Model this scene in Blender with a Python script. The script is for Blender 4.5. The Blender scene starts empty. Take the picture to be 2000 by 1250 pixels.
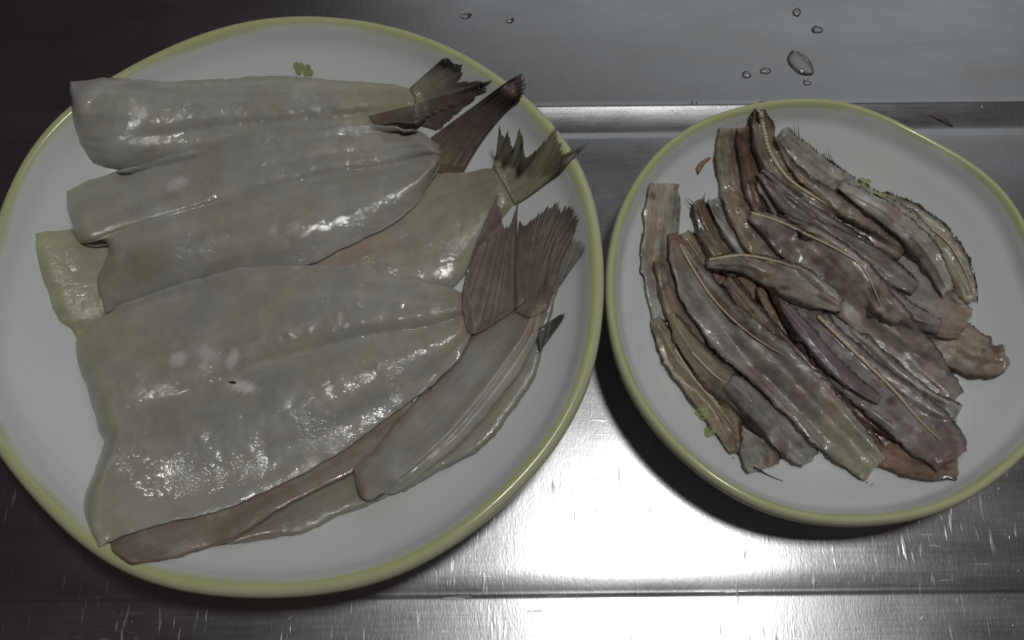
import bpy, math, random
import numpy as np
from mathutils import Matrix, Vector
random.seed(7)
rng = np.random.default_rng(11)
scene = bpy.context.scene
COL = scene.collection
# ------------------------------------------------------------------ camera
HF, PITCH, ROLL, CH = 58.0, 1.2035944, -0.0100991, 0.354699
_f = np.array([0, math.cos(PITCH), -math.sin(PITCH)]); _r = np.array([1., 0, 0]); _u = np.cross(_r, _f)
_c, _s = math.cos(ROLL), math.sin(ROLL)
_r, _u = _c * _r + _s * _u, -_s * _r + _c * _u
FPX = 1000 / math.tan(math.radians(HF) / 2)
cd = bpy.data.cameras.new('camera'); cam = bpy.data.objects.new('camera', cd); COL.objects.link(cam)
cd.sensor_fit = 'HORIZONTAL'; cd.angle_x = math.radians(HF); cd.clip_start = 0.01; cd.clip_end = 20
cam.matrix_world = Matrix(((_r[0], _u[0], -_f[0], 0), (_r[1], _u[1], -_f[1], 0), (_r[2], _u[2], -_f[2], CH), (0, 0, 0, 1)))
cd.dof.use_dof = False
scene.camera = cam
# ------------------------------------------------------------------ world and lamps
w = bpy.data.worlds.new('World'); scene.world = w; w.use_nodes = True
bg = w.node_tree.nodes['Background']; bg.inputs[0].default_value = (0.019, 0.0125, 0.0130, 1); bg.inputs[1].default_value = 1.6
def lamp(name, loc, target, sx, sy, power, col, spread=180, shape='RECTANGLE'):
    d = bpy.data.lights.new(name, 'AREA'); d.shape = shape; d.size = sx; d.size_y = sy; d.energy = power; d.color = col
    d.spread = math.radians(spread)
    o = bpy.data.objects.new(name, d); COL.objects.link(o); o.location = loc
    o.rotation_euler = (Vector(target) - Vector(loc)).to_track_quat('-Z', 'Y').to_euler()
    return o
lamp('kitchen_lamp', (0.185, 0.130, 1.0), (0.03, 0.12, 0), 0.13, 0.10, 3.35, (1.0, 0.995, 0.965))
lamp('back_fill_light', (0.46, 1.30, 1.0), (0.08, 0.15, 0), 1.4, 0.7, 1.65, (0.90, 0.97, 1.0))  # added broad light, gives the steel its grey reflection and fills from behind
scene.view_settings.view_transform = 'Standard'; scene.view_settings.look = 'None'
scene.view_settings.exposure = 0.0; scene.view_settings.gamma = 1.0
scene.cycles.use_denoising = True; scene.cycles.filter_width = 1.7
# ------------------------------------------------------------------ helpers
def tag(o, label=None, cat=None, group=None, kind=None):
    if label: o['label'] = label
    if cat: o['category'] = cat
    if group: o['group'] = group
    if kind: o['kind'] = kind
    return o
def back(px, z):
    """pixel (2000 x 1250 frame) -> point at height z"""
    px = np.asarray(px, float); z = np.asarray(z, float)
    a = (px[..., 0] - 1000) / FPX; b = (625 - px[..., 1]) / FPX
    dx = _f[0] + a * _r[0] + b * _u[0]; dy = _f[1] + a * _r[1] + b * _u[1]; dz = _f[2] + a * _r[2] + b * _u[2]
    t = (z - CH) / dz
    return t * dx, t * dy
def mesh_obj(name, verts, faces, mat, parent=None, cols=None, smooth=True):
    me = bpy.data.meshes.new(name)
    me.from_pydata([tuple(v) for v in verts], [], faces)
    me.materials.append(mat)
    if smooth:
        me.polygons.foreach_set('use_smooth', np.ones(len(me.polygons), bool))
    if cols is not None:
        at = me.color_attributes.new('tint', 'FLOAT_COLOR', 'POINT')
        c4 = np.ones((len(verts), 4), np.float32); c4[:, :3] = cols
        at.data.foreach_set('color', c4.ravel())
    me.update()
    o = bpy.data.objects.new(name, me); COL.objects.link(o)
    if parent: o.parent = parent
    return o
def empty(name, loc=(0, 0, 0)):
    o = bpy.data.objects.new(name, None); COL.objects.link(o); o.empty_display_size = 0.01
    return o
def spline(P, n):
    """Catmull-Rom through P, resampled to n points by arc length"""
    P = np.asarray(P, float)
    if len(P) == 1: return np.repeat(P, n, 0)
    Q = np.vstack([2 * P[0] - P[1], P, 2 * P[-1] - P[-2]])
    out = []
    for i in range(1, len(Q) - 2):
        t = np.linspace(0, 1, 24, endpoint=False)[:, None]
        p0, p1, p2, p3 = Q[i - 1], Q[i], Q[i + 1], Q[i + 2]
        out.append(.5 * (2 * p1 + (p2 - p0) * t + (2 * p0 - 5 * p1 + 4 * p2 - p3) * t ** 2 + (3 * p1 - p0 - 3 * p2 + p3) * t ** 3))
    out.append(P[-1:]); C = np.vstack(out)
    d = np.concatenate([[0], np.cumsum(np.hypot(*np.diff(C[:, :2], axis=0).T))])
    s = np.linspace(0, d[-1], n)
    return np.stack([np.interp(s, d, C[:, k]) for k in range(C.shape[1])], 1)
def vnoise(x, y, seed=0):
    """smooth value noise, -1..1"""
    r = np.random.default_rng(seed).random((64, 64)) * 2 - 1
    xi = np.floor(x).astype(int); yi = np.floor(y).astype(int); fx = x - xi; fy = y - yi
    fx = fx * fx * (3 - 2 * fx); fy = fy * fy * (3 - 2 * fy)
    g = lambda a, b: r[a % 64, b % 64]
    return (g(xi, yi) * (1 - fx) + g(xi + 1, yi) * fx) * (1 - fy) + (g(xi, yi + 1) * (1 - fx) + g(xi + 1, yi + 1) * fx) * fy
def fbm(x, y, seed=0, o=4):
    return sum(vnoise(x * 2 ** k, y * 2 ** k, seed + k) * .5 ** k for k in range(o)) / 1.6
# ------------------------------------------------------------------ materials
class NT:
    def __init__(s, name):
        s.m = bpy.data.materials.new(name); s.m.use_nodes = True; s.t = s.m.node_tree; s.b = s.t.nodes['Principled BSDF']
    def n(s, typ, **kw):
        x = s.t.nodes.new(typ)
        for k, v in kw.items():
            if k.startswith('i_'):
                key = k[2:]; key = int(key) if key.isdigit() else key.replace('_', ' ')
                x.inputs[key].default_value = v
            else: setattr(x, k, v)
        return x
    def l(s, a, b): s.t.links.new(a, b)
    def math(s, op, a, b=None, clamp=False):
        x = s.n('ShaderNodeMath', operation=op, use_clamp=clamp)
        for i, v in enumerate((a, b)):
            if v is None: continue
            if isinstance(v, (int, float)): x.inputs[i].default_value = v
            else: s.l(v, x.inputs[i])
        return x.outputs[0]
    def noise(s, scale, detail=4, rough=.55, vec=None, dist=0):
        x = s.n('ShaderNodeTexNoise', i_Scale=scale, i_Detail=detail, i_Roughness=rough, i_Distortion=dist)
        if vec is not None: s.l(vec, x.inputs['Vector'])
        return x.outputs['Fac']
    def mapping(s, scale=(1, 1, 1), rot=(0, 0, 0), loc=(0, 0, 0)):
        tc = s.n('ShaderNodeTexCoord'); mp = s.n('ShaderNodeMapping')
        mp.inputs['Scale'].default_value = scale; mp.inputs['Rotation'].default_value = rot; mp.inputs['Location'].default_value = loc
        s.l(tc.outputs['Object'], mp.inputs['Vector']); return mp.outputs[0]
    def ramp(s, v, a, b, lo=0., hi=1.):
        x = s.n('ShaderNodeMapRange', clamp=True); x.inputs[1].default_value = a; x.inputs[2].default_value = b
        x.inputs[3].default_value = lo; x.inputs[4].default_value = hi; s.l(v, x.inputs[0]); return x.outputs[0]
    def mix(s, f, a, b):
        x = s.n('ShaderNodeMix', data_type='RGBA')
        for k, v in ((0, f), (6, a), (7, b)):
            if hasattr(v, 'links') or hasattr(v, 'is_linked'): s.l(v, x.inputs[k])
            else: x.inputs[k].default_value = v
        return x.outputs[2]
    def bump(s, h, strength, dist, normal=None):
        x = s.n('ShaderNodeBump'); x.inputs['Strength'].default_value = strength; x.inputs['Distance'].default_value = dist
        s.l(h, x.inputs['Height'])
        if normal is not None: s.l(normal, x.inputs['Normal'])
        return x.outputs[0]
def steel():
    t = NT('brushed_stainless_steel'); b = t.b
    b.inputs['Metallic'].default_value = 1
    fine = t.noise(900, 3, .6, t.mapping((.05, 1, 1)))
    blot = t.noise(14, 5, .6, t.mapping((1, 1, 1)))
    smear = t.noise(40, 5, .65, t.mapping((.4, 1, 1), loc=(3, 1, 0)))
    def scr(sx, sy, rot, a, bb, scale, loc):
        return t.ramp(t.noise(scale, 2, .5, t.mapping((sx, sy, 1), (0, 0, rot), (loc, loc * .7, 0)), .3), a, bb)
    s1 = scr(1, .10, .12, .66, .74, 520, 1.3)
    s2 = scr(1, .13, -.18, .66, .75, 430, 4.1)
    s3 = scr(.12, 1, .03, .69, .78, 480, 7.7)
    s4 = scr(1, .12, .6, .68, .76, 520, 9.3)
    patch = t.ramp(t.noise(26, 3, .6, t.mapping((1, 1, 1), loc=(8, 2, 0))), .40, .60)
    sc_ = t.math('MULTIPLY', t.math('MAXIMUM', t.math('MAXIMUM', s1, s2), t.math('MAXIMUM', s3, s4)), patch)
    sep = t.n('ShaderNodeSeparateXYZ'); t.l(t.mapping(), sep.inputs[0])
    worn = t.ramp(sep.outputs['Y'], .045, .15, .75, .06)
    sc_ = t.math('MULTIPLY', sc_, worn)
    dots = t.ramp(t.noise(700, 2, .5, t.mapping((1, .6, 1))), .72, .78)
    dots = t.math('MULTIPLY', dots, t.ramp(t.noise(45, 2, .5, t.mapping()), .52, .66))
    marks = t.math('MAXIMUM', sc_, dots)
    col = t.mix(blot, (.37, .375, .385, 1), (.44, .445, .455, 1))
    col = t.mix(t.ramp(smear, .45, .7, 0, .35), col, (.36, .345, .33, 1))
    t.l(col, b.inputs['Base Color'])
    r = t.math('ADD', t.ramp(blot, .3, .7, .25, .30), t.ramp(smear, .35, .7, -.02, .05))
    r = t.math('ADD', r, t.math('MULTIPLY', marks, .3))
    r = t.math('ADD', r, t.ramp(fine, .3, .7, -.015, .015))
    t.l(r, b.inputs['Roughness'])
    b.inputs['Anisotropic'].default_value = 0.0
    n = t.bump(fine, .015, .0002)
    n = t.bump(t.noise(1500, 2, .6, t.mapping((1, .35, 1), (0, 0, .2))), .10, .00022, n)
    n = t.bump(t.noise(420, 3, .6, t.mapping((1, .3, 1), (0, 0, -.3))), .10, .0003, n)
    n = t.bump(marks, .6, .00008, n)
    n = t.bump(t.noise(9, 2, .5, t.mapping()), .25, .0012, n)
    t.l(n, b.inputs['Normal'])
    return t.m
def attr_mat(name, rough=.35, bump_s=.5, sss=.2, spec=.5, coat=.0, speck=.0, grain=900, var=.25, fib=None, gain=1.0, wave=.10, radius=(.9, .8, .6)):
    """wet flesh: vertex pigment * fine variation, granular relief"""
    t = NT(name); b = t.b
    a = t.n('ShaderNodeAttribute', attribute_name='tint').outputs['Color']
    n1 = t.noise(70, 6, .6, t.mapping()); n2 = t.noise(420, 4, .6, t.mapping((1, 1, 1), loc=(2, 5, 1)))
    v = t.math('ADD', t.ramp(n1, .3, .7, 1 - var, 1 + var), t.ramp(n2, .3, .7, -var * .5, var * .5))
    x = t.n('ShaderNodeMix', data_type='RGBA', blend_type='MULTIPLY'); x.inputs[0].default_value = 1
    t.l(a, x.inputs[6]); v = t.math('MULTIPLY', v, gain)
    cc = t.n('ShaderNodeCombineColor'); [t.l(v, cc.inputs[k]) for k in range(3)]
    t.l(cc.outputs[0], x.inputs[7]); col = x.outputs[2]
    yel = t.ramp(t.noise(38, 5, .65, t.mapping((1, 1, 1), loc=(7, 1, 4))), .46, .66, 0, .34)
    y = t.n('ShaderNodeMix', data_type='RGBA', blend_type='MULTIPLY'); t.l(yel, y.inputs[0]); t.l(col, y.inputs[6]); y.inputs[7].default_value = (1.03, 1.0, .80, 1)
    t.l(y.outputs[2], b.inputs['Base Color'])
    b.inputs['Subsurface Weight'].default_value = sss; b.inputs['Subsurface Radius'].default_value = radius; b.inputs['Subsurface Scale'].default_value = .003
    b.inputs['Specular IOR Level'].default_value = spec; b.inputs['Coat Weight'].default_value = coat; b.inputs['Coat Roughness'].default_value = .09
    t.l(t.ramp(t.noise(160, 3, .6, t.mapping()), .3, .7, rough - .08, rough + .12), b.inputs['Roughness'])
    rot = (0, 0, fib if fib is not None else .5)
    g = t.noise(grain, 3, .6, t.mapping((.6, 1.15, 1), rot))
    msk = t.ramp(t.noise(55, 3, .6, t.mapping((1, 1, 1), loc=(1, 9, 3))), .44, .62, .22, 1)
    n0 = t.bump(t.noise(130, 3, .55, t.mapping((.35, 1, 1), rot)), wave, .0016)
    n1 = t.bump(t.math('MULTIPLY', g, msk), bump_s * .10, .0011, n0)
    n2 = t.bump(t.math('MULTIPLY', g, msk), bump_s, .0011, n0)
    t.l(n1, b.inputs['Normal'])
    if coat: t.l(n2, b.inputs['Coat Normal'])
    return t.m
def plate_mat():
    t = NT('glazed_porcelain'); b = t.b
    a = t.n('ShaderNodeAttribute', attribute_name='tint').outputs['Color']
    v = t.ramp(t.noise(30, 4, .6, t.mapping()), .3, .7, 0, .10)
    t.l(t.mix(v, a, (.62, .63, .6, 1)), b.inputs['Base Color'])
    b.inputs['Roughness'].default_value = .33
    t.l(t.ramp(t.noise(55, 3, .5, t.mapping()), .3, .7, .12, .24), b.inputs['Roughness'])
    b.inputs['Specular IOR Level'].default_value = .45
    t.l(t.bump(t.noise(60, 2, .5, t.mapping()), .12, .001), b.inputs['Normal'])
    return t.m
def simple(name, col, rough=.4, spec=.5, var=.2, scale=300, alpha=1, trans=0, ior=1.33):
    t = NT(name); b = t.b
    n = t.noise(scale, 4, .6, t.mapping())
    c2 = tuple(c * (1 - var) for c in col) + (1,); c3 = tuple(min(1, c * (1 + var)) for c in col) + (1,)
    t.l(t.mix(n, c2, c3), b.inputs['Base Color'])
    b.inputs['Roughness'].default_value = rough; b.inputs['Specular IOR Level'].default_value = spec
    b.inputs['Alpha'].default_value = alpha; b.inputs['Transmission Weight'].default_value = trans; b.inputs['IOR'].default_value = ior
    if not trans: t.l(t.bump(n, .2, .0006), b.inputs['Normal'])
    return t.m
M_STEEL = steel(); M_PLATE = plate_mat()
M_FLESH = attr_mat('wet_white_flesh', .42, .66, .8, .3, .62, fib=.45, var=.10, gain=1.29, wave=.04, grain=560)
M_STRIP = attr_mat('wet_bone_flesh', .42, .8, .5, .35, .55, fib=-.75, var=.36, grain=560, gain=1.14, wave=.08)
M_FIN = attr_mat('fin_membrane', .45, .5, .25, .35, .25, fib=.8, grain=700, var=.22)
M_BONE = simple('pale_backbone', (.60, .51, .37), .4, .5, .3, 900)
M_WATER = simple('water', (1, 1, 1), .06, .5, 0, 10, 1, 1.0)
M_LEAF = simple('green_print', (.30, .36, .16), .3, .5, .35, 500)
M_VEIN = simple('dark_green_print', (.05, .085, .02), .3, .5, .3, 700)
M_RED = simple('red_flesh_scrap', (.30, .17, .12), .35, .5, .4, 500)
M_DARK = simple('dark_fin_ray', (.035, .038, .03), .4, .5, .3, 900)
M_FILM = simple('white_membrane_film', (.50, .50, .50), .25, .5, .2, 400)
M_GRIME = simple('dark_food_scrap', (.10, .085, .085), .35, .5, .3, 500)
# ------------------------------------------------------------------ counter
def counter():
    # profile across y: front tray, groove, middle tray, ridge with sloped face, back shelf
    prof = []
    def seg(y0, y1, f, n):
        for i in range(n): t = i / n; prof.append((y0 + (y1 - y0) * t, f(t)))
    yg, yr0, yr1 = 0.0280, 0.2262, 0.2385
    low = -0.0012
    seg(-1.2, yg - .006, lambda t: low, 6)
    seg(yg - .006, yg - .0018, lambda t: low, 6)
    seg(yg - .0018, yg + .0006, lambda t: low + .00035 * t * t * (3 - 2 * t), 8)
    seg(yg + .0006, yg + .011, lambda t: low + .00035 + .00085 * (1 - (1 - t) ** 2.0), 14)
    seg(yg + .011, yr0 - .004, lambda t: 0, 30)
    seg(yr0 - .004, yr0 - .0004, lambda t: -.0004 * math.sin(t * math.pi * .5) ** 2, 6)
    def face(t):
        return -.0004 + .0021 * t ** 1.6
    seg(yr0 - .0004, yr1, face, 18)
    seg(yr1, yr1 + .003, lambda t: .0017 - .0001 * math.sin(t * math.pi * .5), 6)
    seg(yr1 + .003, 2.2, lambda t: .0016, 10)
    prof.append((2.2, .0016))
    xs = np.linspace(-1.6, 1.6, 65)
    V = []; F = []
    for (y, z) in prof:
        for x in xs: V.append((x, y, z))
    nx = len(xs)
    for j in range(len(prof) - 1):
        for i in range(nx - 1):
            a = j * nx + i; F.append((a, a + 1, a + nx + 1, a + nx))
    o = mesh_obj('countertop', V, F, M_STEEL)
    return tag(o, 'brushed stainless steel counter with raised ridge and scratches', kind='structure')
counter()
# ------------------------------------------------------------------ height field (everything that is laid down so far)
GX0, GX1, GY0, GY1, GS = -.26, .30, -.06, .34, .0007
NXg = int((GX1 - GX0) / GS) + 1; NYg = int((GY1 - GY0) / GS) + 1
H = np.zeros((NXg, NYg))
_gx = GX0 + np.arange(NXg) * GS; _gy = GY0 + np.arange(NYg) * GS
H[:, _gy > .2385] = .00165
def Hs(x, y):
    fx = np.clip((x - GX0) / GS, 0, NXg - 2); fy = np.clip((y - GY0) / GS, 0, NYg - 2)
    xi = fx.astype(int); yi = fy.astype(int); fx = fx - xi; fy = fy - yi
    return (H[xi, yi] * (1 - fx) + H[xi + 1, yi] * fx) * (1 - fy) + (H[xi, yi + 1] * (1 - fx) + H[xi + 1, yi + 1] * fx) * fy
def splat(X, Y, Z):
    def up(A):
        B = np.empty((A.shape[0] * 2 - 1, A.shape[1])); B[::2] = A; B[1::2] = (A[1:] + A[:-1]) / 2
        C = np.empty((B.shape[0], B.shape[1] * 2 - 1)); C[:, ::2] = B; C[:, 1::2] = (B[:, 1:] + B[:, :-1]) / 2
        return C
    X, Y, Z = up(up(X)), up(up(Y)), up(up(Z))
    xi = np.clip(np.round((X - GX0) / GS).astype(int), 0, NXg - 1); yi = np.clip(np.round((Y - GY0) / GS).astype(int), 0, NYg - 1)
    np.maximum.at(H, (xi.ravel(), yi.ravel()), Z.ravel())
def pix(p, t=0.0):
    """pixel -> point on whatever is lying there, t above it"""
    z = .02
    for _ in range(14):
        x, y = back(np.array(p, float), z); z = .5 * z + .5 * (float(Hs(np.array([x]), np.array([y]))[0]) + t)
    x, y = back(np.array(p, float), z)
    return np.array([float(x), float(y), z])
# ------------------------------------------------------------------ plates
WHITE = np.array([.71, .755, .745]); YEL = np.array([.50, .535, .26]); CREAM = np.array([.61, .62, .42]); PALE = np.array([.57, .61, .30])
def plate(name, cx, cy, R, zr, four, seed):
    NT_ = 256
    th = np.linspace(0, 2 * math.pi, NT_, endpoint=False)
    dR = sum(four[2 * k] * np.cos((k + 1) * th) + four[2 * k + 1] * np.sin((k + 1) * th) for k in range(len(four) // 2)) / 1000
    # profile: (fraction of R, z, colour code)   from underside centre out, over the lip and back in
    bb = .62
    P = [(0, .0045), (.30, .0045), (.50, .0045), (.535, .0002), (.565, .0002), (.60, .0025), (.70, zr * .19), (.80, zr * .34), (.89, zr * .53), (.955, zr * .76),
         (.978, zr - .0085), (.992, zr - .0066), (.9985, zr - .0050), (1.0, zr - .0036), (.9965, zr - .0020), (.989, zr - .0008), (.979, zr), (.969, zr - .0001), (.958, zr - .0014), (.945, zr - .0036),
         (.92, zr - .0082), (.88, zr * .655), (.80, zr * .48), (.71, zr * .335), (.62, zr * .25), (.52, .0077), (.40, .0072), (.2, .007), (0, .007)]
    P2 = np.array(P) * np.array([R, 1]); prof = spline(P2, 150) / np.array([R, 1]); prof[:, 0] = np.clip(prof[:, 0], 0, None)
    # where the lip is along the profile
    ilip = int(np.argmax(prof[:, 0]))
    V = []; Cc = []
    for i, (fr, z) in enumerate(prof):
        for k in range(NT_):
            wob = fr ** 3
            r = (R + dR[k]) * fr
            zz = z + wob * (.0007 * math.sin(3 * th[k] + seed) + .0005 * math.sin(7 * th[k] + 2 * seed))
            V.append((r * math.cos(th[k]), r * math.sin(th[k]), zz))
            n = vnoise(np.array([th[k] * 6]), np.array([seed * 3.3]), 5)[0] * .006
            if i < ilip - 1:                       # outside
                tt = np.clip((fr - .95 - n) / .03, 0, 1); c = WHITE * (1 - tt) + CREAM * tt
            else:
                d = 1 - fr + n
                a1 = np.clip((d - .010) / .012, 0, 1); a1 = a1 * a1 * (3 - 2 * a1)
                tt = np.clip((d - .038) / .014, 0, 1); tt = tt * tt * (3 - 2 * tt)
                c = (CREAM * (1 - a1) + YEL * a1) * (1 - tt) + WHITE * tt
            Cc.append(c)
    F = []
    n = len(prof)
    for i in range(n - 1):
        for k in range(NT_):
            a = i * NT_ + k; b = i * NT_ + (k + 1) % NT_
            F.append((a, b, b + NT_, a + NT_))
    root = empty(name); root.location = (cx, cy, 0)
    o = mesh_obj('dish', V, F, M_PLATE, root, np.array(Cc))
    # height field of the upper side
    up = prof[ilip:][::-1]
    X, Y = np.meshgrid(_gx - cx, _gy - cy, indexing='ij')
    rr = np.hypot(X, Y); tt = np.arctan2(Y, X)
    Rk = R + np.interp(tt % (2 * math.pi), np.append(th, 2 * math.pi), np.append(dR, dR[0]))
    f = rr / Rk
    z = np.interp(f, up[:, 0], up[:, 1])
    m = f <= 1.0
    z = z + f ** 3 * (.0007 * np.sin(3 * tt + seed) + .0005 * np.sin(7 * tt + 2 * seed))
    H[m] = np.maximum(H[m], z[m])
    return root
F1 = [-0.01, -0.07, 0.4, -0.27, -0.05, -0.05, -0.24, 0.29, 0.15, -0.02, -0.46, 0.45, 0.08, -0.34, -0.5, 0.14]
F2 = [-0.01, -0.25, -0.65, -0.73, 0.52, -0.73, -0.65, -0.34, -0.42, -0.18, -0.5, -0.01, -0.4, -0.2, -0.3, -0.1]
PLATE_DATA = None
big = plate('big_plate', -.0842354, .1438304, .12, .036, F1, 1.0)
tag(big, 'large white plate with yellow-green rim holding the pale opened fish fillets', 'plate', 'yellow-green rimmed plates')
small = plate('small_plate', .1203662, .1335921, .0868, .033, F2, 2.0)
tag(small, 'smaller white plate with yellow-green rim holding the thin bony strips', 'plate', 'yellow-green rimmed plates')
# ------------------------------------------------------------------ laid-down soft sheets
def coons(U, W, A, B, nu, nv):
    """pixel grid from four edges: U, W run head -> tail; A (head end) and B (tail end) run U -> W"""
    U = spline(U, nu); W = spline(W, nu); A = spline(A, nv); B = spline(B, nv)
    A = A + (U[0] - A[0]) + ((W[0] - A[-1]) - (U[0] - A[0])) * np.linspace(0, 1, nv)[:, None]
    B = B + (U[-1] - B[0]) + ((W[-1] - B[-1]) - (U[-1] - B[0])) * np.linspace(0, 1, nv)[:, None]
    u = np.linspace(0, 1, nu)[:, None, None]; vv = .5 - .5 * np.cos(np.linspace(0, 1, nv) * math.pi)
    vv = .35 * np.linspace(0, 1, nv) + .65 * vv
    v = vv[None, :, None]
    S = (1 - v) * U[:, None] + v * W[:, None]
    vs = np.linspace(0, 1, nv)
    A = np.stack([np.interp(vv, vs, A[:, k]) for k in range(2)], 1); B = np.stack([np.interp(vv, vs, B[:, k]) for k in range(2)], 1)
    S = S + (1 - u) * A[None] + u * B[None] - ((1 - u) * (1 - v) * U[0] + (1 - u) * v * W[0] + u * (1 - v) * U[-1] + u * v * W[-1])
    return S, np.linspace(0, 1, nu)[:, None] * np.ones((1, nv)), np.ones((nu, 1)) * vv[None]
def smooth(S, n=1):
    for _ in range(n):
        P = np.pad(S, 1, mode='edge')
        S = .5 * S + .125 * (P[2:, 1:-1] + P[:-2, 1:-1] + P[1:-1, 2:] + P[1:-1, :-2])
    return S
def drape(S, T, stiff, gap=.0004, final=4, floor=None):
    """find X, Y, Zbottom of pixel grid S with thickness T over the height field"""
    Z = np.full(S.shape[:2], .022)
    for it in range(10):
        X, Y = back(S, Z + T)
        Z = .5 * Z + .5 * Hs(X, Y)
    for rep in range(2):
        X, Y = back(S, Z + T); h = Hs(X, Y)
        if floor is not None: h = np.maximum(h, floor)
        Q = h.copy()
        for _ in range(stiff): Q = np.maximum(h, smooth(Q))
        Z = smooth(Q, final) + gap
    for rep in range(3):
        X, Y = back(S, Z + T); Z = np.maximum(Z, Hs(X, Y) + .0002)
    X, Y = back(S, Z + T)
    return X, Y, Z
def solid(name, X, Y, Zt, Zb, cols, mat, parent):
    nu, nv = X.shape
    V = np.concatenate([np.stack([X, Y, Zt], -1).reshape(-1, 3), np.stack([X, Y, Zb], -1).reshape(-1, 3)])
    N = nu * nv; F = []
    idx = np.arange(N).reshape(nu, nv)
    a = idx[:-1, :-1].ravel(); b = idx[1:, :-1].ravel(); c = idx[1:, 1:].ravel(); d = idx[:-1, 1:].ravel()
    # orientation: find sign from xy
    ar = (X[1, 0] - X[0, 0]) * (Y[0, 1] - Y[0, 0]) - (Y[1, 0] - Y[0, 0]) * (X[0, 1] - X[0, 0])
    ar = np.sum((X[1:, :-1] - X[:-1, :-1]) * (Y[:-1, 1:] - Y[:-1, :-1]) - (Y[1:, :-1] - Y[:-1, :-1]) * (X[:-1, 1:] - X[:-1, :-1]))
    top = np.stack([a, b, c, d], 1); bot = np.stack([a, d, c, b], 1) + N
    ring = np.concatenate([idx[:, 0], idx[-1, 1:], idx[-2::-1, -1], idx[0, -2:0:-1]])
    r2 = np.roll(ring, -1)
    side = np.stack([ring, ring + N, r2 + N, r2], 1)
    F = np.concatenate([top, bot, side])
    if ar < 0: F = F[:, ::-1]
    C = cols.reshape(-1, 3); C = np.concatenate([C, C])
    return mesh_obj(name, V, F.tolist(), mat, parent, C)
def lerpc(a, b, t):
    t = np.clip(t, 0, 1)[..., None]; return np.asarray(a) * (1 - t) + np.asarray(b) * t
SEED = [20]
def sheet(name, parent, U, W, A=None, B=None, T=.005, nu=150, nv=52, mat=None, base=(.3, .3, .26), tints=(), creases=(), stiff=40, edge=.0, tail=.4,
          pw=2.4, rough=1.2, lump=.07, endr=.05, final=4, gap=.0004, headthin=1.0, floor=None, pe=.7, stre=.13, lobe=None):
    SEED[0] += 7; sd = SEED[0]
    A = A or [U[0], W[0]]; B = B or [U[-1], W[-1]]
    # ragged edges
    S, u, v = coons(U, W, A, B, nu, nv)
    wv = 2 * v - 1
    L = S.reshape(-1, 2)
    nx = fbm(S[..., 0] / 22., S[..., 1] / 22., sd, 4); ny = fbm(S[..., 0] / 22. + 9, S[..., 1] / 22., sd + 3, 4)
    eg = np.clip(np.maximum(np.abs(wv), np.abs(2 * u - 1) ** 2) - .8, 0, 1) / .2
    S = S + np.stack([nx, ny], -1) * (rough * 2.4) * eg[..., None]
    prof = np.clip(1 - np.abs(wv) ** pw, 0, 1) ** pe
    eu = np.clip(u / endr, 0, 1); eu2 = np.clip((1 - u) / endr, 0, 1)
    prof = prof * (1 - (1 - eu) ** 2.5) ** .6 * (1 - (1 - eu2) ** 2.5) ** .6
    if lobe:
        vc = lobe[0] + (lobe[1] - lobe[0]) * u + .012 * np.sin(u * 8)
        lb = np.where(v < vc, np.sin(math.pi * np.clip(v / vc, 0, 1)), np.sin(math.pi * np.clip((1 - v) / (1 - vc), 0, 1)))
        fl = lobe[2] * np.clip((u - lobe[3]) / .2, 0, 1)
        prof = prof * (1 - fl + fl * (.25 + .75 * np.clip(lb, 0, 1) ** .7))
    t = T * prof * (headthin + (1 - headthin) * np.clip(u / .3, 0, 1)) * (1 - (1 - tail) * np.clip((u - .55) / .45, 0, 1) ** 1.5)
    t = t * (1 + lump * fbm(S[..., 0] / 60., S[..., 1] / 60., sd + 5, 3))
    t = t + T * .02 * prof * fbm(S[..., 0] / 14., S[..., 1] / 14., sd + 6, 3)
    for (v0, v1, wd, dep, u0, u1) in creases:
        vc = v0 + (v1 - v0) * u + .015 * np.sin(u * 9 + sd)
        fade = np.clip((u - u0) / .08, 0, 1) * np.clip((u1 - u) / .08, 0, 1)
        t = t - dep * T * np.exp(-((v - vc) / wd) ** 2) * fade * prof
        t = t + .45 * dep * T * np.exp(-((v - vc + 1.9 * wd) / (1.3 * wd)) ** 2) * fade * prof
    t = np.maximum(t, .00012)
    X, Y, Zb = drape(S, t, stiff, gap, final, floor(u, v) if floor else None)
    Zt = Zb + t
    c = np.ones(S.shape[:2] + (3,)) * np.array(base)
    if mat is None:
        c = t_blot(np.array(base) * np.array([.94, .935, 1.0]), 75, .0, .5)(c, u, v, S, sd)
        c = t_blot(np.array(base) * np.array([1.02, 1.0, .84]), 60, .06, .45, 9)(c, u, v, S, sd)
        c = t_blot(np.array(base) * 1.16, 34, .22, .5, 4)(c, u, v, S, sd)
    for f in tints:
        c = f(c, u, v, S, sd)
    if stre:
        st = fbm(v * 16 + .8 * np.sin(u * 5 + sd), u * 3.0, sd + 12, 3); c = c * (1 + stre * st)[..., None]
    if edge: c = c * (1 - edge * np.clip((np.abs(wv) - .86) / .14, 0, 1))[..., None]
    o = solid(name, X, Y, Zt, Zb, np.clip(c, .004, 1), mat or M_FLESH, parent)
    splat(X, Y, Zt)
    return o
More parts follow.
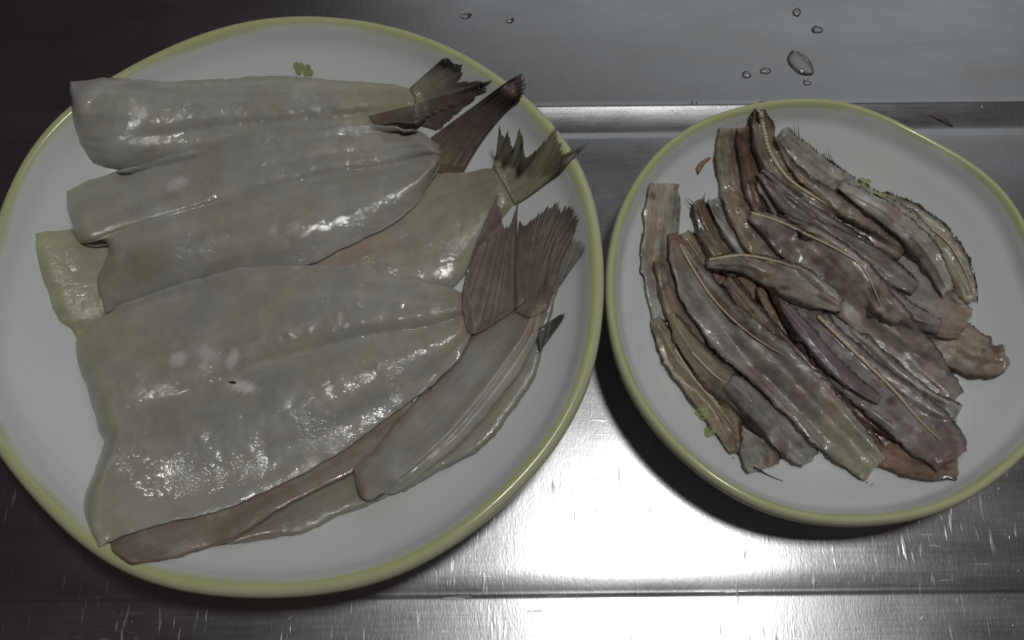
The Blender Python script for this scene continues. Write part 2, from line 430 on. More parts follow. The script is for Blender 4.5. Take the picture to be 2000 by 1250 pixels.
def fan(name, parent, base, tip, T=.0009, nu=42, nv=90, c0=(.2, .17, .13), c1=(.05, .04, .04), jag=.10, rays=13, mat=None, stiff=16, lift=.0, power=2.0, mid=None, edgedark=.5, floor=None, ribs=.16):
    """fin: rays run from the base polyline to the tip polyline, tips frayed"""
    SEED[0] += 7; sd = SEED[0]; r = np.random.default_rng(sd)
    b = spline(base, nv); p = spline(tip, nv)
    v = np.linspace(0, 1, nv)
    fr = (v * rays) % 1.0
    cut = r.random(rays * 5 + 8)[(v * rays * 4).astype(int)] * jag * 1.1 + jag * .8 * np.abs((v * rays * 4) % 1 - .5) * 2
    vw = v + .025 * np.sin(v * 11 + sd) + .012 * np.sin(v * 29 + sd)
    u = np.linspace(0, 1, nu)[:, None]
    uu = u * (1 - cut[None])
    if mid is not None:
        m = spline(mid, nv)
        S = ((1 - uu) ** 2)[..., None] * b[None] + (2 * uu * (1 - uu))[..., None] * (2 * m - .5 * b - .5 * p)[None] + (uu ** 2)[..., None] * p[None]
    else:
        S = (1 - uu)[..., None] * b[None] + uu[..., None] * p[None]
    U = u * np.ones((1, nv)); Vv = np.ones((nu, 1)) * v[None]
    t = T * np.clip(U / .12 + .15, 0, 1) * (1.15 - .75 * U) * (1 - ribs / 2 + ribs * np.abs(np.sin((vw[None] * rays + .35 * U) * math.pi)))
    t = np.maximum(t, .00015)
    X, Y, Zb = drape(S, t, stiff, .0003, 3, floor(U, Vv) if floor else None)
    Zb = Zb + lift * U ** 1.5
    X, Y = back(S, Zb + t)
    n = fbm(S[..., 0] / 18., S[..., 1] / 18., sd, 3)
    c = lerpc(c0, c1, U ** power + .25 * n)
    ry = .94 + .08 * np.abs(np.sin((vw[None] * rays + .35 * U) * math.pi)) + .22 * (r.random(nv)[None] - .3)
    ed = 1 - edgedark * np.clip((np.abs(2 * Vv - 1) - .93) / .07, 0, 1)
    c = c * (ry * ed)[..., None]
    o = solid(name, X, Y, Zb + t, Zb, np.clip(c, .004, 1), mat or M_FIN, parent)
    splat(X, Y, Zb + t)
    return o
def tube(name, parent, pts, rad, mat, k=6, taper=True, beads=0, sink=.3, n=None):
    """thin bone or ray along pixel points lying on the pile"""
    n = n or max(12, beads * 4)
    P = spline(pts, n); Q = np.array([pix(p, rad * (1 - sink)) for p in P])
    for _ in range(2): Q[1:-1, 2] = np.maximum(Q[1:-1, 2], (Q[:-2, 2] + 2 * Q[1:-1, 2] + Q[2:, 2]) / 4)
    V = []; F = []
    for i in range(n):
        d = Q[min(i + 1, n - 1)] - Q[max(i - 1, 0)]; d /= np.linalg.norm(d) + 1e-9
        s = np.cross(d, (0, 0, 1)); s /= np.linalg.norm(s) + 1e-9; q = np.cross(s, d)
        r_ = 1.05 * rad * ((1 - .75 * (i / (n - 1)) ** 2) if taper else 1)
        if beads: r_ *= 1 + .16 * math.sin(i / (n - 1) * beads * 2 * math.pi) + .12 * random.uniform(-1, 1)
        for j in range(k):
            a = 2 * math.pi * j / k; V.append(Q[i] + r_ * (math.cos(a) * s + math.sin(a) * q))
    for i in range(n - 1):
        for j in range(k): F.append((i * k + j, i * k + (j + 1) % k, (i + 1) * k + (j + 1) % k, (i + 1) * k + j))
    F.append(tuple(range(k))[::-1]); F.append(tuple((n - 1) * k + j for j in range(k)))
    return mesh_obj(name, V, F, mat, parent)
# pigment rules --------------------------------------------------------
def t_tail(col, a=.7, b=1.0):
    return lambda c, u, v, S, sd: c * (1 - np.clip((u - a) / (b - a), 0, 1)[..., None]) + np.array(col) * np.clip((u - a) / (b - a), 0, 1)[..., None]
def t_head(col, a=.0, b=.2):
    return lambda c, u, v, S, sd: c * (1 - np.clip((b - u) / (b - a), 0, 1)[..., None]) + np.array(col) * np.clip((b - u) / (b - a), 0, 1)[..., None]
def t_patch(col, px, py, rx, ry, amt=1.0, ang=0.):
    def f(c, u, v, S, sd):
        dx = S[..., 0] - px; dy = S[..., 1] - py; ca, sa = math.cos(ang), math.sin(ang)
        d = ((dx * ca + dy * sa) / rx) ** 2 + ((-dx * sa + dy * ca) / ry) ** 2
        k = amt * np.clip(1.3 - d + .5 * fbm(S[..., 0] / 20., S[..., 1] / 20., sd + 2, 3), 0, 1)
        return c * (1 - k[..., None]) + np.array(col) * k[..., None]
    return f
def t_blot(col, scale, th, amt, off=0):
    def f(c, u, v, S, sd):
        k = amt * np.clip((fbm(S[..., 0] / scale, S[..., 1] / scale, sd + 31 + off, 4) - th) / .18, 0, 1)
        return c * (1 - k[..., None]) + np.array(col) * k[..., None]
    return f
def t_edge(col, lo=None, hi=None, amt=.8):
    def f(c, u, v, S, sd):
        k = np.zeros_like(v); n = .03 * fbm(S[..., 0] / 12., S[..., 1] / 12., sd + 8, 3)
        if lo: k = np.maximum(k, np.clip((lo - v + n) / lo * 1.6, 0, 1))
        if hi: k = np.maximum(k, np.clip((v - 1 + hi + n) / hi * 1.6, 0, 1))
        k = k * amt
        return c * (1 - k[..., None]) + np.array(col) * k[..., None]
    return f
def t_spots(col, n, rad, amt=.9):
    def f(c, u, v, S, sd):
        r = np.random.default_rng(sd + 77); k = np.zeros_like(v); nu, nv = u.shape
        for _ in range(n):
            p = S[r.integers(3, nu - 3), r.integers(2, nv - 2)]; rr = rad * r.uniform(.5, 1.3)
            k = np.maximum(k, np.clip(1.4 - np.hypot(S[..., 0] - p[0], (S[..., 1] - p[1]) * 1.2) / rr, 0, 1))
        return c * (1 - amt * k[..., None]) + np.array(col) * (amt * k[..., None])
    return f
# ------------------------------------------------------------------ fillets on the big plate
FLESH = (.30, .305, .265); PINK = (.27, .215, .18); BROWN = (.17, .135, .108); OLIVE = (.30, .29, .19)
GRP = 'opened fish fillets on the big plate'
def thing(name, label, cat, group=None):
    return tag(empty(name), label, cat, group)
FIL = []
# right-hand pile, lowest first
e = thing('fish_fillet', 'mostly hidden fillet along the right rim of the big plate, tiny fin sticking out', 'fillet', GRP)
sheet('flesh', e, [(720, 950), (860, 840), (960, 740), (1030, 620), (1075, 545)], [(790, 960), (870, 915), (945, 872), (1000, 805), (1045, 735), (1064, 665), (1090, 560)],
      T=.0042, base=(.27, .265, .225), tints=[t_tail(BROWN, .75), t_edge((.14, .12, .09), hi=.1, amt=.6)], stiff=30)
fan('tail_fin', e, [(1066, 560), (1080, 575), (1092, 560)], [(1085, 470), (1115, 455), (1143, 470), (1146, 482)], c0=(.17, .14, .115), c1=(.24, .23, .20), power=1.5)
fan('fin', e, [(1040, 650), (1048, 668), (1052, 690)], [(1105, 607), (1108, 611), (1103, 620)], nv=24, rays=5, c0=(.07, .07, .06), c1=(.05, .05, .045))
h = thing('fish_fillet', 'short glossy piece of fillet poking out at the bottom below the small folded fillet', 'fillet', GRP)
sheet('flesh', h, [(425, 1055), (500, 1005), (590, 950), (700, 900), (780, 880)], [(450, 1064), (520, 1052), (600, 1040), (660, 1010), (725, 985), (790, 950)],
      T=.0042, base=(.24, .235, .205), tints=[t_head((.19, .145, .115), 0, .5)], stiff=30)
g = thing('fish_fillet', 'brownish pink fillet edge under the largest front fillet, reaching down to the rim', 'fillet', GRP)
sheet('flesh', g, [(212, 1045), (330, 1000), (460, 950), (600, 890), (720, 820), (800, 760)], [(255, 1104), (335, 1092), (420, 1066), (480, 1040), (545, 996), (635, 952), (715, 912), (830, 850)],
      A=[(212, 1045), (222, 1080), (255, 1104)], T=.0032, base=(.215, .178, .150), tints=[t_blot((.27, .25, .215), 40, .0, .7), t_head((.16, .125, .095), 0, .12), t_edge((.13, .085, .065), hi=.12, amt=.7)], stiff=40, tail=.8, floor=lambda u, v: .0335 - .16 * u)
e2 = thing('fish_fillet', 'small narrow fillet at lower right, folded lengthwise, cut end facing the viewer', 'fillet', GRP)
sheet('flesh', e2, [(690, 915), (740, 866), (795, 800), (860, 735), (915, 665), (965, 625), (1018, 592)], [(770, 966), (840, 915), (905, 862), (965, 795), (1015, 725), (1048, 660), (1060, 600)],
      A=[(690, 915), (696, 950), (705, 974), (728, 976), (740, 966), (770, 966)], T=.0085, base=(.315, .312, .285), tints=[t_tail((.22, .185, .15), .7), t_edge((.22, .15, .12), lo=.12, amt=.7), t_head((.33, .27, .22), 0, .06)],
      creases=[(.78, .8, .05, .14, .0, 1), (.06, .1, .05, .2, 0, .7)], stiff=35, pw=2.6, tail=.5)
fan('tail_fin', e2, [(1008, 610), (1035, 620), (1066, 606)], [(1015, 424), (1026, 436), (1034, 430), (1048, 416), (1078, 394), (1094, 386), (1104, 402), (1112, 389), (1131, 411), (1134, 426), (1120, 465)],
    mid=[(1010, 500), (1045, 505), (1097, 515)], c0=(.22, .18, .145), c1=(.115, .095, .08), nu=60, nv=110, rays=15, jag=.05, power=2.4, ribs=.10)
# the three at the back
a = thing('fish_fillet', 'rearmost pale fillet whose square cut end overhangs the upper left rim', 'fillet', GRP)
sheet('flesh', a, [(137, 160), (225, 151), (310, 159), (400, 155), (520, 149), (600, 152), (700, 160), (770, 165), (815, 180)],
      [(182, 318), (250, 335), (340, 330), (450, 320), (560, 310), (680, 285), (760, 262), (830, 235)], A=[(137, 160), (141, 220), (155, 275), (182, 318)],
      T=.0095, pw=2.3, pe=.8, base=(.315, .316, .288), tints=[t_tail(OLIVE, .7, .92), t_tail((.2, .18, .13), .93, 1.02), t_edge((.23, .22, .18), lo=.06, amt=.5)], creases=[(.62, .5, .08, .10, .15, .9)], stiff=60, tail=.55, final=34, endr=.09, floor=lambda u, v: .0378 - .009 * np.maximum(u / .1 + v / .3 - 1, 0))
fan('tail_fin', a, [(800, 172), (812, 200), (800, 240)], [(868, 111), (888, 111), (907, 124), (902, 152), (893, 158), (925, 156), (952, 157), (960, 175)], c0=(.25, .225, .17), c1=(.085, .07, .062), rays=15, jag=.06)
k = thing('fish_tail', 'dark purple-brown tail lying flat over the rearmost fillet, forked point towards the rim', 'fish tail', GRP)
fan('tail_fin', k, [(720, 226), (726, 236), (735, 246)], [(966, 154), (940, 170), (932, 192), (905, 214), (885, 232), (858, 256)], T=.0009, mid=[(850, 192), (830, 218), (795, 241)], c0=(.19, .165, .125), c1=(.09, .066, .066), nu=60, rays=11, jag=.035, power=.8)
b = thing('fish_fillet', 'second fillet from the back, broad and glossy, its dark folded tail crossing the rim', 'fillet', GRP)
fan('tail_fin', b, [(800, 300), (838, 332), (900, 344)], [(1000, 152), (1016, 143), (1027, 148), (1027, 172), (1018, 188)], mid=[(880, 240), (920, 250), (950, 262)], T=.0020, c0=(.20, .155, .105), c1=(.085, .063, .065), nu=60, rays=6, jag=.03, power=.55, floor=lambda u, v: .0385 - .06 * (1 - u))
c = thing('fish_fillet', 'fillet with yellowish left end under the second one, frayed spread tail on right rim', 'fillet', GRP)
sheet('flesh', c, [(68, 455), (135, 447), (300, 415), (560, 420), (760, 380), (840, 345), (905, 336), (975, 326)], [(150, 664), (230, 640), (400, 590), (600, 580), (800, 580), (890, 560), (945, 470), (1005, 398)],
      A=[(68, 455), (72, 500), (92, 565), (112, 622), (138, 640), (150, 664)], T=.0070, base=(.30, .29, .25), tints=[t_head((.37, .36, .24), 0, .16), t_patch((.34, .27, .21), 680, 490, 110, 40, .75, -.35), t_tail((.24, .225, .155), .82, 1.0)], stiff=40, tail=.55, headthin=.7)
fan('tail_fin', c, [(962, 325), (985, 360), (1006, 400)], [(975, 238), (985, 264), (993, 252), (1004, 290), (1012, 248), (1022, 252), (1025, 305), (1052, 284), (1092, 234), (1094, 262), (1104, 280), (1112, 290), (1124, 284), (1157, 272)],
    c0=(.30, .285, .205), c1=(.165, .155, .11), nu=60, nv=140, rays=22, jag=.09, power=2.2, floor=lambda u, v: .0385 - .03 * (1 - u), mid=[(970, 290), (1020, 320), (1075, 350)])
sheet('flesh', b, [(128, 372), (210, 340), (300, 315), (380, 290), (440, 268), (520, 252), (640, 243), (760, 247), (820, 256), (858, 285)],
      [(205, 610), (300, 580), (420, 545), (590, 520), (690, 475), (770, 435), (820, 390), (852, 330)], A=[(128, 372), (134, 430), (158, 474), (200, 470), (212, 492), (190, 545), (205, 610)],
      B=[(858, 285), (862, 305), (852, 330)], T=.0105, pw=2.2, pe=.85, base=(.305, .303, .275), lobe=(.40, .40, .68, -.2), creases=[(.26, .24, .03, .08, .25, 1.0)],
      tints=[t_head((.29, .29, .24), 0, .2), t_tail((.21, .175, .15), .88, 1.02), t_patch((.47, .465, .455), 345, 360, 26, 12, .8, -.5), t_patch((.24, .225, .17), 260, 520, 100, 40, .6, -.4)], stiff=110, tail=.7, final=14, gap=.0013)
d = thing('fish_fillet', 'largest fillet, opened flat at the front, small torn hole, brown tail to the right', 'fillet', GRP)
sheet('flesh', d, [(147, 668), (205, 614), (300, 572), (420, 535), (500, 522), (620, 518), (700, 522), (800, 545), (870, 560), (908, 572)],
      [(192, 1068), (260, 1040), (340, 1018), (440, 994), (560, 940), (650, 893), (710, 850), (780, 798), (845, 750), (900, 695), (922, 652)],
      A=[(147, 668), (150, 705), (172, 765), (193, 840), (202, 862), (186, 915), (166, 968), (172, 1025), (192, 1068)], T=.0125, pw=2.2, pe=.85, nu=190, nv=72, base=(.308, .305, .276),
      lobe=(.42, .47, .75, .05), creases=[(.22, .3, .05, .06, .2, .9)],
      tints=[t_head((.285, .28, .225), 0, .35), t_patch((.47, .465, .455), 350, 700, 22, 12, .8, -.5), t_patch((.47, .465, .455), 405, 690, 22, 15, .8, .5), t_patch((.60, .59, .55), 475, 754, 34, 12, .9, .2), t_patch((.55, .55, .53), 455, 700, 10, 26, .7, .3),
             t_patch((.36, .35, .26), 560, 690, 90, 13, .5, -.38), t_tail((.25, .215, .18), .9, 1.0), t_patch((.36, .35, .30), 245, 765, 55, 20, .5, .3)], stiff=70, tail=.62, final=10, gap=.0010)
fan('tail_fin', d, [(903, 575), (908, 628), (925, 652), (975, 624), (1026, 588)], [(976, 370), (981, 400), (982, 432), (994, 438), (1004, 415), (1013, 383)], mid=[(925, 490), (945, 510), (965, 520), (988, 510), (1012, 480)], T=.0022,
    c0=(.235, .195, .16), c1=(.145, .115, .10), nu=70, nv=110, rays=9, jag=.05, power=.75, ribs=.10)
hole = pix((455, 747), .0001)
def disc(name, parent, p, rx, ry, mat, ang=0, hgt=.0002, n=14, jit=.2, dome=False):
    V = [(p[0], p[1], p[2] + hgt)]; F = []
    rings = 7 if dome else 4
    for k in range(1, rings + 1):
        for i in range(n):
            a_ = 2 * math.pi * i / n; q = k / rings * (1 + jit * math.sin(a_ * 3 + p[0] * 900) * .6 + jit * .5 * math.sin(a_ * 5 + p[1] * 700))
            x, y = q * rx * math.cos(a_), q * ry * math.sin(a_)
            z = p[2] + hgt * ((1 - (k / rings) ** 2) ** .8 if dome else (1 if k < rings else -.5))
            V.append((p[0] + x * math.cos(ang) - y * math.sin(ang), p[1] + x * math.sin(ang) + y * math.cos(ang), z))
    for i in range(n): F.append((0, 1 + i, 1 + (i + 1) % n))
    for k in range(rings - 1):
        for i in range(n):
            a0 = 1 + k * n + i; a1 = 1 + k * n + (i + 1) % n; F.append((a0, a0 + n, a1 + n, a1))
    b0 = len(V)
    V += [(V[1 + (rings - 1) * n + i][0], V[1 + (rings - 1) * n + i][1], p[2] - .0005) for i in range(n)]
    for i in range(n):
        a0 = 1 + (rings - 1) * n + i; a1 = 1 + (rings - 1) * n + (i + 1) % n; F.append((a0, b0 + i, b0 + (i + 1) % n, a1))
    F.append(tuple(b0 + i for i in range(n))[::-1])
    return mesh_obj(name, V, F, mat, parent)
disc('torn_hole', d, hole, .0017, .0006, M_DARK, -.2)
# ------------------------------------------------------------------ bony strips on the small plate
GS2 = 'backbone strips on the small plate'
GREY = (.255, .225, .205); TAN = (.27, .215, .165); VIO = (.225, .185, .178); RUST = (.20, .125, .088); PALEG = (.31, .295, .255); DARKE = (.065, .05, .04)
WK = 1.08
def ribbon(label, pts, wid, T=.0036, base=GREY, tints=(), spine=None, edge=(.09, .09), spikes=None, stiff=26, srad=.00055, creases=(), rough=2.8, tail=.75, edgecol=DARKE, wr=None):
    """strip of flesh along a centre line in pixels, wid = widths along it"""
    r_ = thing('bone_strip', label, 'bone strip', GS2)
    n = 60
    C = spline(pts, n); Wd = np.interp(np.linspace(0, 1, n), np.linspace(0, 1, len(wid)), wid) * WK * (1 - .28 * np.clip(1 - np.linspace(0, 1, n) / .16, 0, 1) ** 2 - .25 * np.clip((np.linspace(0, 1, n) - .86) / .14, 0, 1) ** 2)
    dC = np.gradient(C, axis=0); dC /= np.hypot(*dC.T)[:, None]; N = np.stack([dC[:, 1], -dC[:, 0]], 1)
    U = C + N * Wd[:, None] / 2; W = C - N * Wd[:, None] / 2
    base = tuple(np.array(base) * np.array([1.0, 1.03, 1.04]))
    tl = [t_blot(np.array(base) * .66, 22, .2, .5), t_blot(RUST, 30, .26, .5, 3)] + list(tints) + [t_edge(edgecol, lo=edge[0] or None, hi=edge[1] or None, amt=.92)]
    sheet('flesh', r_, U[::3], W[::3], T=T, nu=110, nv=40, mat=M_STRIP, base=base, tints=tl, stiff=stiff, rough=rough, tail=tail, pw=2.6, pe=.55, lump=.25, creases=list(creases) + [(.5, .5, .10, -.22, .02, .98)], final=2, stre=.32)
    if spine is not None:
        tube('backbone', r_, spine, srad, M_BONE, beads=34, sink=.72, k=6)
    spikes = list(spikes or []) + [('U', .04, .97, 20, 7), ('W', .04, .97, 20, 7)]
    if spikes:
        V = []; F = []
        rr = np.random.default_rng(SEED[0])
        for (sd_, u0, u1, cnt, ln) in spikes:
            E_ = U if sd_ == 'U' else W; sg = 1 if sd_ == 'U' else -1
            for q in range(cnt):
                f_ = (u0 + (u1 - u0) * (q + rr.random() * .8) / cnt) * (n - 1); i_ = int(min(f_, n - 2)); p = E_[i_] * (1 - f_ + i_) + E_[i_ + 1] * (f_ - i_)
                p = p - N[i_] * sg * 3; d_ = dC[i_]
                tip = p + (N[i_] * sg * .55 - d_ * .8) * ln * rr.uniform(.4, 1.1)
                A_ = pix(p, .0005); B_ = pix(tip, .0009)
                s_ = np.array([d_[0], -d_[1], 0]) * .0003; i0 = len(V)
                V += [A_ - s_, A_ + s_, A_ + np.array([0, 0, .0005]), B_]
                F += [(i0, i0 + 1, i0 + 2), (i0, i0 + 1, i0 + 3), (i0 + 1, i0 + 2, i0 + 3), (i0 + 2, i0, i0 + 3)]
        o = mesh_obj('fin_rays', V, F, M_DARK, r_, smooth=False); o['kind'] = 'stuff'
    return r_
SPOT = lambda n=8, r=5: t_spots((.05, .035, .028), n, r, .75)
# lowest first
ribbon('brown speckled strip reaching the lower right, its rounded end beneath the violet one', [(1420, 530), (1500, 640), (1590, 740), (1680, 820), (1780, 880), (1895, 905)], [80, 125, 130, 118, 105, 75], base=(.235, .155, .108), T=.0044,
       tints=[SPOT(26, 6), t_patch((.33, .06, .04), 1716, 829, 6, 5, .9), t_patch((.20, .05, .04), 1792, 873, 9, 6, .8)])
ribbon('speckled strip end jutting out at the far right of the heap', [(1700, 600), (1780, 630), (1860, 670), (1930, 705), (1975, 690)], [80, 105, 110, 85, 40], base=(.275, .21, .165), tints=[SPOT(12, 6)], T=.0042)
ribbon('rightmost curved strip with a pale backbone line along the outer edge', [(1690, 385), (1760, 425), (1825, 480), (1865, 540), (1895, 605)], [40, 72, 85, 78, 44], base=(.29, .265, .205), spine=[(1705, 396), (1780, 425), (1845, 468), (1885, 530), (1905, 590)], srad=.00045,
       spikes=[('U', .1, 1, 40, 11)])
ribbon('leftmost strip, pale and smooth with a dark spot near its square upper end', [(1298, 356), (1289, 450), (1285, 530), (1305, 620), (1355, 710), (1415, 775), (1450, 850)], [70, 62, 60, 60, 62, 60, 50], base=PALEG, edge=(.0, .06), tints=[t_head((.31, .27, .21), 0, .2), t_patch((.07, .045, .03), 1274, 383, 8, 8, .9), t_patch((.30, .24, .18), 1268, 450, 16, 90, .6), SPOT(7, 4)])
ribbon('pale blunt strip end at the bottom left of the heap', [(1400, 730), (1445, 790), (1475, 860), (1495, 922)], [50, 66, 84, 74], base=PALEG, tints=[t_patch(RUST, 1510, 905, 24, 30, .7), ], edge=(.05, .1))
ribbon('dull tan strip wedged between the leftmost pale strip and the long strip', [(1290, 510), (1328, 610), (1385, 700), (1445, 775), (1500, 845)], [34, 60, 66, 60, 34], base=(.255, .205, .16), edge=(.12, .14), tints=[SPOT(8, 5)])
ribbon('narrow amber strip along the lower left edge, backbone line showing', [(1278, 622), (1315, 690), (1365, 755), (1410, 815), (1440, 895)], [26, 50, 62, 62, 20], base=(.265, .215, .15), spine=[(1318, 682), (1352, 735), (1395, 785), (1428, 828)], spikes=[('W', .05, 1, 30, 8)], edge=(.12, .1))
ribbon('thin strip just right of the amber one, with a short bright backbone line', [(1308, 612), (1350, 680), (1400, 735), (1460, 790), (1510, 840)], [20, 44, 56, 50, 40], base=(.25, .205, .15), spine=[(1352, 688), (1395, 732), (1436, 757)], edge=(.18, .12), srad=.00045)
ribbon('grey glossy strip with a dark line at the bottom, beside the pale blunt end', [(1425, 745), (1490, 800), (1545, 860), (1588, 905)], [44, 66, 72, 48], base=(.27, .255, .245), edge=(.1, .2))
ribbon('brown strip piece just below the dark olive strip, mostly covered', [(1335, 455), (1380, 520), (1435, 590), (1500, 650)], [30, 58, 66, 50], base=(.25, .19, .145), edge=(.12, .14))
ribbon('dark olive strip at upper left with two fine upright fin points', [(1362, 392), (1378, 440), (1410, 490), (1450, 530)], [30, 44, 56, 60], base=(.17, .135, .095), edge=(.15, .25), spikes=[('W', 0, .08, 3, 30), ('U', 0, .1, 3, 26)])
ribbon('translucent grey strip at upper left, beside the dark olive one', [(1395, 388), (1430, 440), (1470, 490), (1520, 540)], [40, 52, 60, 60], base=(.30, .29, .265), edge=(.06, .14))
ribbon('tan strip near the top with a squared brown end', [(1422, 252), (1428, 330), (1450, 410), (1490, 480), (1530, 520)], [54, 56, 62, 64, 50], base=TAN, edge=(.1, .1), tints=[t_patch((.30, .29, .22), 1408, 330, 16, 70, .6)])
ribbon('dark reddish strip between the tan one and the tallest one at the top', [(1452, 248), (1466, 320), (1480, 380), (1500, 420)], [34, 44, 50, 40], base=(.17, .105, .075), edge=(.1, .15), tints=[SPOT(8, 6)])
ribbon('wide grey strip crossing the right side with a ragged brown end', [(1500, 330), (1580, 410), (1670, 500), (1770, 580), (1903, 640)], [90, 125, 145, 130, 60], base=(.26, .24, .225), T=.004, edge=(.06, .06), tints=[t_tail((.24, .17, .125), .78, 1), t_patch((.10, .06, .06), 1700, 600, 26, 40, .6, -.5)])
ribbon('long pale strip at the upper right edge, fin points standing along it', [(1522, 258), (1580, 330), (1650, 385), (1735, 435), (1825, 490)], [40, 74, 84, 82, 60], base=(.285, .265, .225), T=.0044, edge=(.05, .1), spikes=[('U', .06, .10, 2, 44), ('U', .26, .33, 4, 38), ('U', .1, .6, 20, 9)])
ribbon('topmost strip leaning on the rim, a raised pale backbone down its middle', [(1480, 208), (1500, 290), (1545, 358), (1610, 402), (1690, 440), (1780, 500)], [36, 54, 66, 74, 66, 40], base=(.225, .185, .145), edge=(.16, .2), spine=[(1482, 212), (1491, 250), (1503, 295), (1530, 338), (1560, 365), (1612, 398)], srad=.0010, T=.004)
ribbon('dark shiny strip showing between the topmost strip and the broad middle one', [(1485, 335), (1545, 400), (1620, 452), (1720, 520), (1800, 572)], [30, 52, 56, 54, 30], base=(.20, .175, .17), edge=(.15, .2))
ribbon('narrow pale strip tucked along the inner side of the rightmost curved strip', [(1640, 362), (1740, 425), (1815, 500), (1858, 585)], [24, 46, 48, 30], base=(.30, .28, .24), edge=(.1, .16))
ribbon('violet strip emerging right of the broad middle strip and pointing to the brown ragged end', [(1570, 440), (1660, 520), (1745, 600), (1850, 645)], [30, 54, 58, 30], base=(.225, .185, .19), edge=(.12, .2))
ribbon('broad middle strip with a beaded pale backbone curving across it', [(1462, 418), (1540, 462), (1630, 530), (1700, 610), (1770, 690), (1880, 795)], [26, 88, 112, 108, 96, 44], base=(.26, .225, .195), T=.0042, edge=(.06, .08), spine=[(1468, 416), (1520, 432), (1580, 460), (1640, 490), (1682, 518), (1705, 560), (1722, 602)], tints=[t_patch((.055, .03, .025), 1487, 470, 20, 34, .95, -.4), t_blot((.12, .075, .08), 30, .1, .5, 5)])
ribbon('slim pale strip whose blunt end shows right of the violet grey one', [(1600, 610), (1700, 700), (1800, 780), (1884, 812)], [30, 54, 56, 36], base=(.29, .27, .245), edge=(.1, .12))
ribbon('thin rust brown strip running down between the long strip and the violet grey one', [(1480, 560), (1540, 650), (1610, 735), (1690, 805), (1765, 858)], [26, 40, 44, 40, 26], base=(.225, .15, .105), edge=(.15, .2), tints=[SPOT(10, 5)])
ribbon('violet grey strip in the centre, smooth, backbone stripe ending at lower right', [(1515, 565), (1590, 650), (1670, 730), (1760, 800), (1830, 860), (1870, 915)], [36, 78, 94, 94, 104, 74], base=(.25, .22, .215), T=.0044, edge=(.08, .06), spine=[(1598, 618), (1640, 660), (1690, 708), (1745, 762), (1800, 825), (1840, 862)], srad=.0007, tints=[t_tail((.23, .155, .12), .82, 1.0), t_patch((.06, .03, .03), 1740, 785, 14, 12, .8), t_blot((.13, .09, .1), 30, .12, .5, 6)])
ribbon('slender brown strip half hidden beneath the right side of the long strip', [(1415, 545), (1490, 640), (1570, 725), (1650, 815), (1730, 892)], [24, 46, 50, 48, 26], base=(.215, .16, .125), edge=(.14, .2), tints=[SPOT(8, 5)])
ribbon('long strip from the left side to the bottom with a thin bright backbone line', [(1312, 460), (1350, 545), (1420, 640), (1510, 715), (1590, 795), (1660, 870), (1725, 932)], [28, 70, 90, 98, 98, 90, 66], base=(.265, .235, .21), T=.0046, edge=(.06, .07), spine=[(1328, 478), (1352, 522), (1390, 580), (1440, 632), (1490, 670), (1530, 693)], srad=.0005,
       tints=[t_head((.19, .09, .065), 0, .07), t_tail((.30, .275, .22), .66, .85), t_patch(RUST, 1735, 915, 14, 22, .7)], spikes=[('W', .3, 1, 40, 9)])
ribbon('dark glossy violet sliver below the short crossing strip', [(1505, 562), (1565, 640), (1640, 725), (1725, 790)], [16, 34, 36, 18], base=(.165, .13, .14), edge=(.15, .2), T=.003)
ribbon('short strip lying across the others at left centre, its pointed end to the left', [(1378, 516), (1450, 516), (1520, 538), (1590, 570), (1655, 605)], [24, 40, 66, 64, 26], base=(.24, .21, .18), T=.0042, edge=(.08, .16), spine=[(1385, 507), (1450, 499), (1510, 509), (1572, 528)], srad=.0006, tints=[t_patch((.05, .02, .025), 1532, 562, 14, 6, .9)])
# loose bits on the small plate
sc_ = tag(disc('fish_scrap', None, pix((1372, 318), .0002), .0050, .0016, M_RED, .85, .0006, dome=True, jit=.5), 'small reddish fish scrap stuck to the bare small plate at upper left', 'fish scrap')
o = tube('fin_ray', None, [(1472, 912), (1500, 928), (1530, 940)], .00035, M_DARK); tag(o, 'loose dark fin ray lying on the small plate below the pale strip ends', 'fin ray')
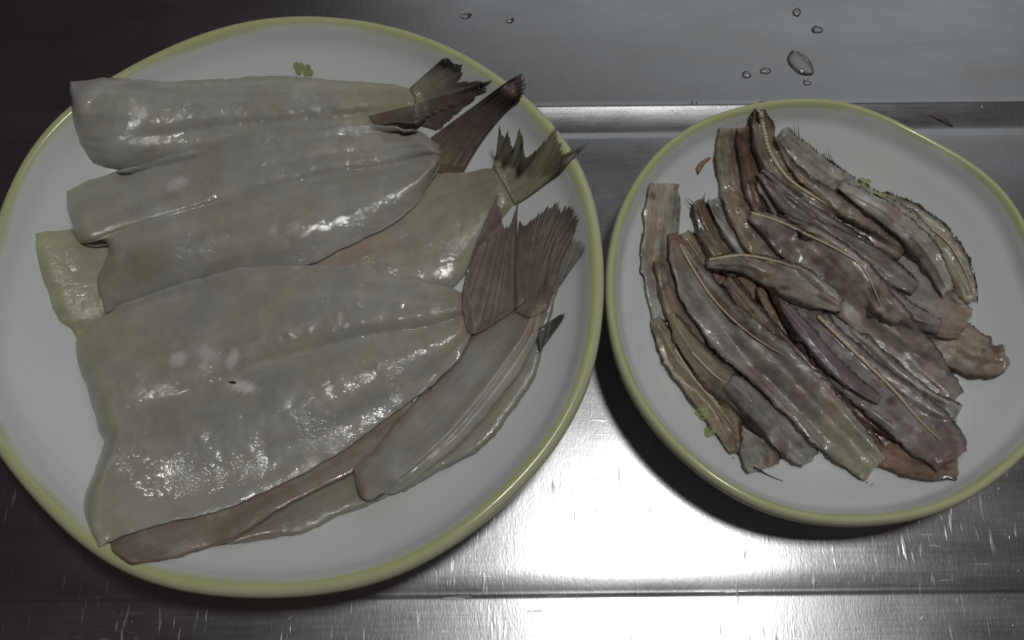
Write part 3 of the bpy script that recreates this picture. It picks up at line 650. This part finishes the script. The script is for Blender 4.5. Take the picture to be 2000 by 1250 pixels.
# printed leaves on the plates
def leaf(plate_obj, p, size, ang):
    P = pix(p, .0)
    q = P - np.array(plate_obj.location)
    V = [(q[0], q[1], 0)]; F = []
    n = 26
    for k in (.33, .66, 1):
        for i in range(n):
            a_ = 2 * math.pi * i / n; rad = size * (.62 + .38 * abs(math.cos(a_ * 1.5))) * k
            V.append((q[0] + rad * math.cos(a_ + ang), q[1] + rad * math.sin(a_ + ang), 0))
    L0 = np.array(plate_obj.location)
    V = [(x, y, float(Hs(np.array([x + L0[0]]), np.array([y + L0[1]]))[0]) + .00035) for x, y, _ in V]
    for i in range(n): F.append((0, 1 + i, 1 + (i + 1) % n))
    for k in range(2):
        for i in range(n): a0 = 1 + k * n + i; a1 = 1 + k * n + (i + 1) % n; F.append((a0, a0 + n, a1 + n, a1))
    o = mesh_obj('printed_leaf', V, F, M_LEAF, plate_obj)
    return o
leaf(big, (584, 134), .0026, .4); leaf(big, (602, 140), .0024, 1.6)
leaf(small, (1688, 358), .0028, .2); leaf(small, (1716, 380), .0024, 1.)
leaf(small, (1372, 806), .0026, .7); leaf(small, (1384, 845), .0024, 2.)
# ------------------------------------------------------------------ water drops
def drop(p, r, ry=None, ang=0, h=.45, lab='', jit=.1):
    P = pix(p, 0)
    ry = ry or r
    o = disc('water_drop', None, P, r, ry, M_WATER, ang, h * min(r, ry), n=20, jit=jit, dome=True)
    return tag(o, lab, 'water drop', 'water drops on the steel counter')
drop((1563, 124), .0076, .0050, -1.05, .32, 'largest water drop, teardrop shaped, on the steel above the small plate', .06)
drop((1576, 161), .0018, None, 0, .5, 'tiny round drop touching the foot of the largest water drop')
drop((1495, 138), .0027, .002, .3, .5, 'drop immediately left of the largest water drop')
drop((1458, 146), .0021, None, 0, .5, 'leftmost of the drops beside the largest one')
drop((1596, 58), .0028, .0022, .2, .5, 'drop above the largest water drop, slightly to its right')
drop((1556, 24), .0027, .002, 1.2, .5, 'drop at the top edge above the largest water drop')
drop((910, 31), .0027, .0019, .2, .5, 'bright drop on dark steel just behind the big plate')
drop((996, 40), .0022, .0016, .6, .5, 'faint drop on the steel to the right of the bright one')
drop((1087, 217), .0015, None, 0, .5, 'small bead on the shiny ridge next to the big plate rim')
drop((1122, 222), .0013, None, 0, .5, 'second small bead on the shiny ridge, right of the first')
drop((1356, 201), .0014, None, 0, .5, 'bead on the shiny ridge nearest the small plate')
o = disc('food_scrap', None, pix((1836, 233), .0001), .0050, .0014, M_GRIME, -.45, .0012, dome=True, jit=.5); tag(o, 'dark scrap stuck on the ridge behind the small plate', 'food scrap')
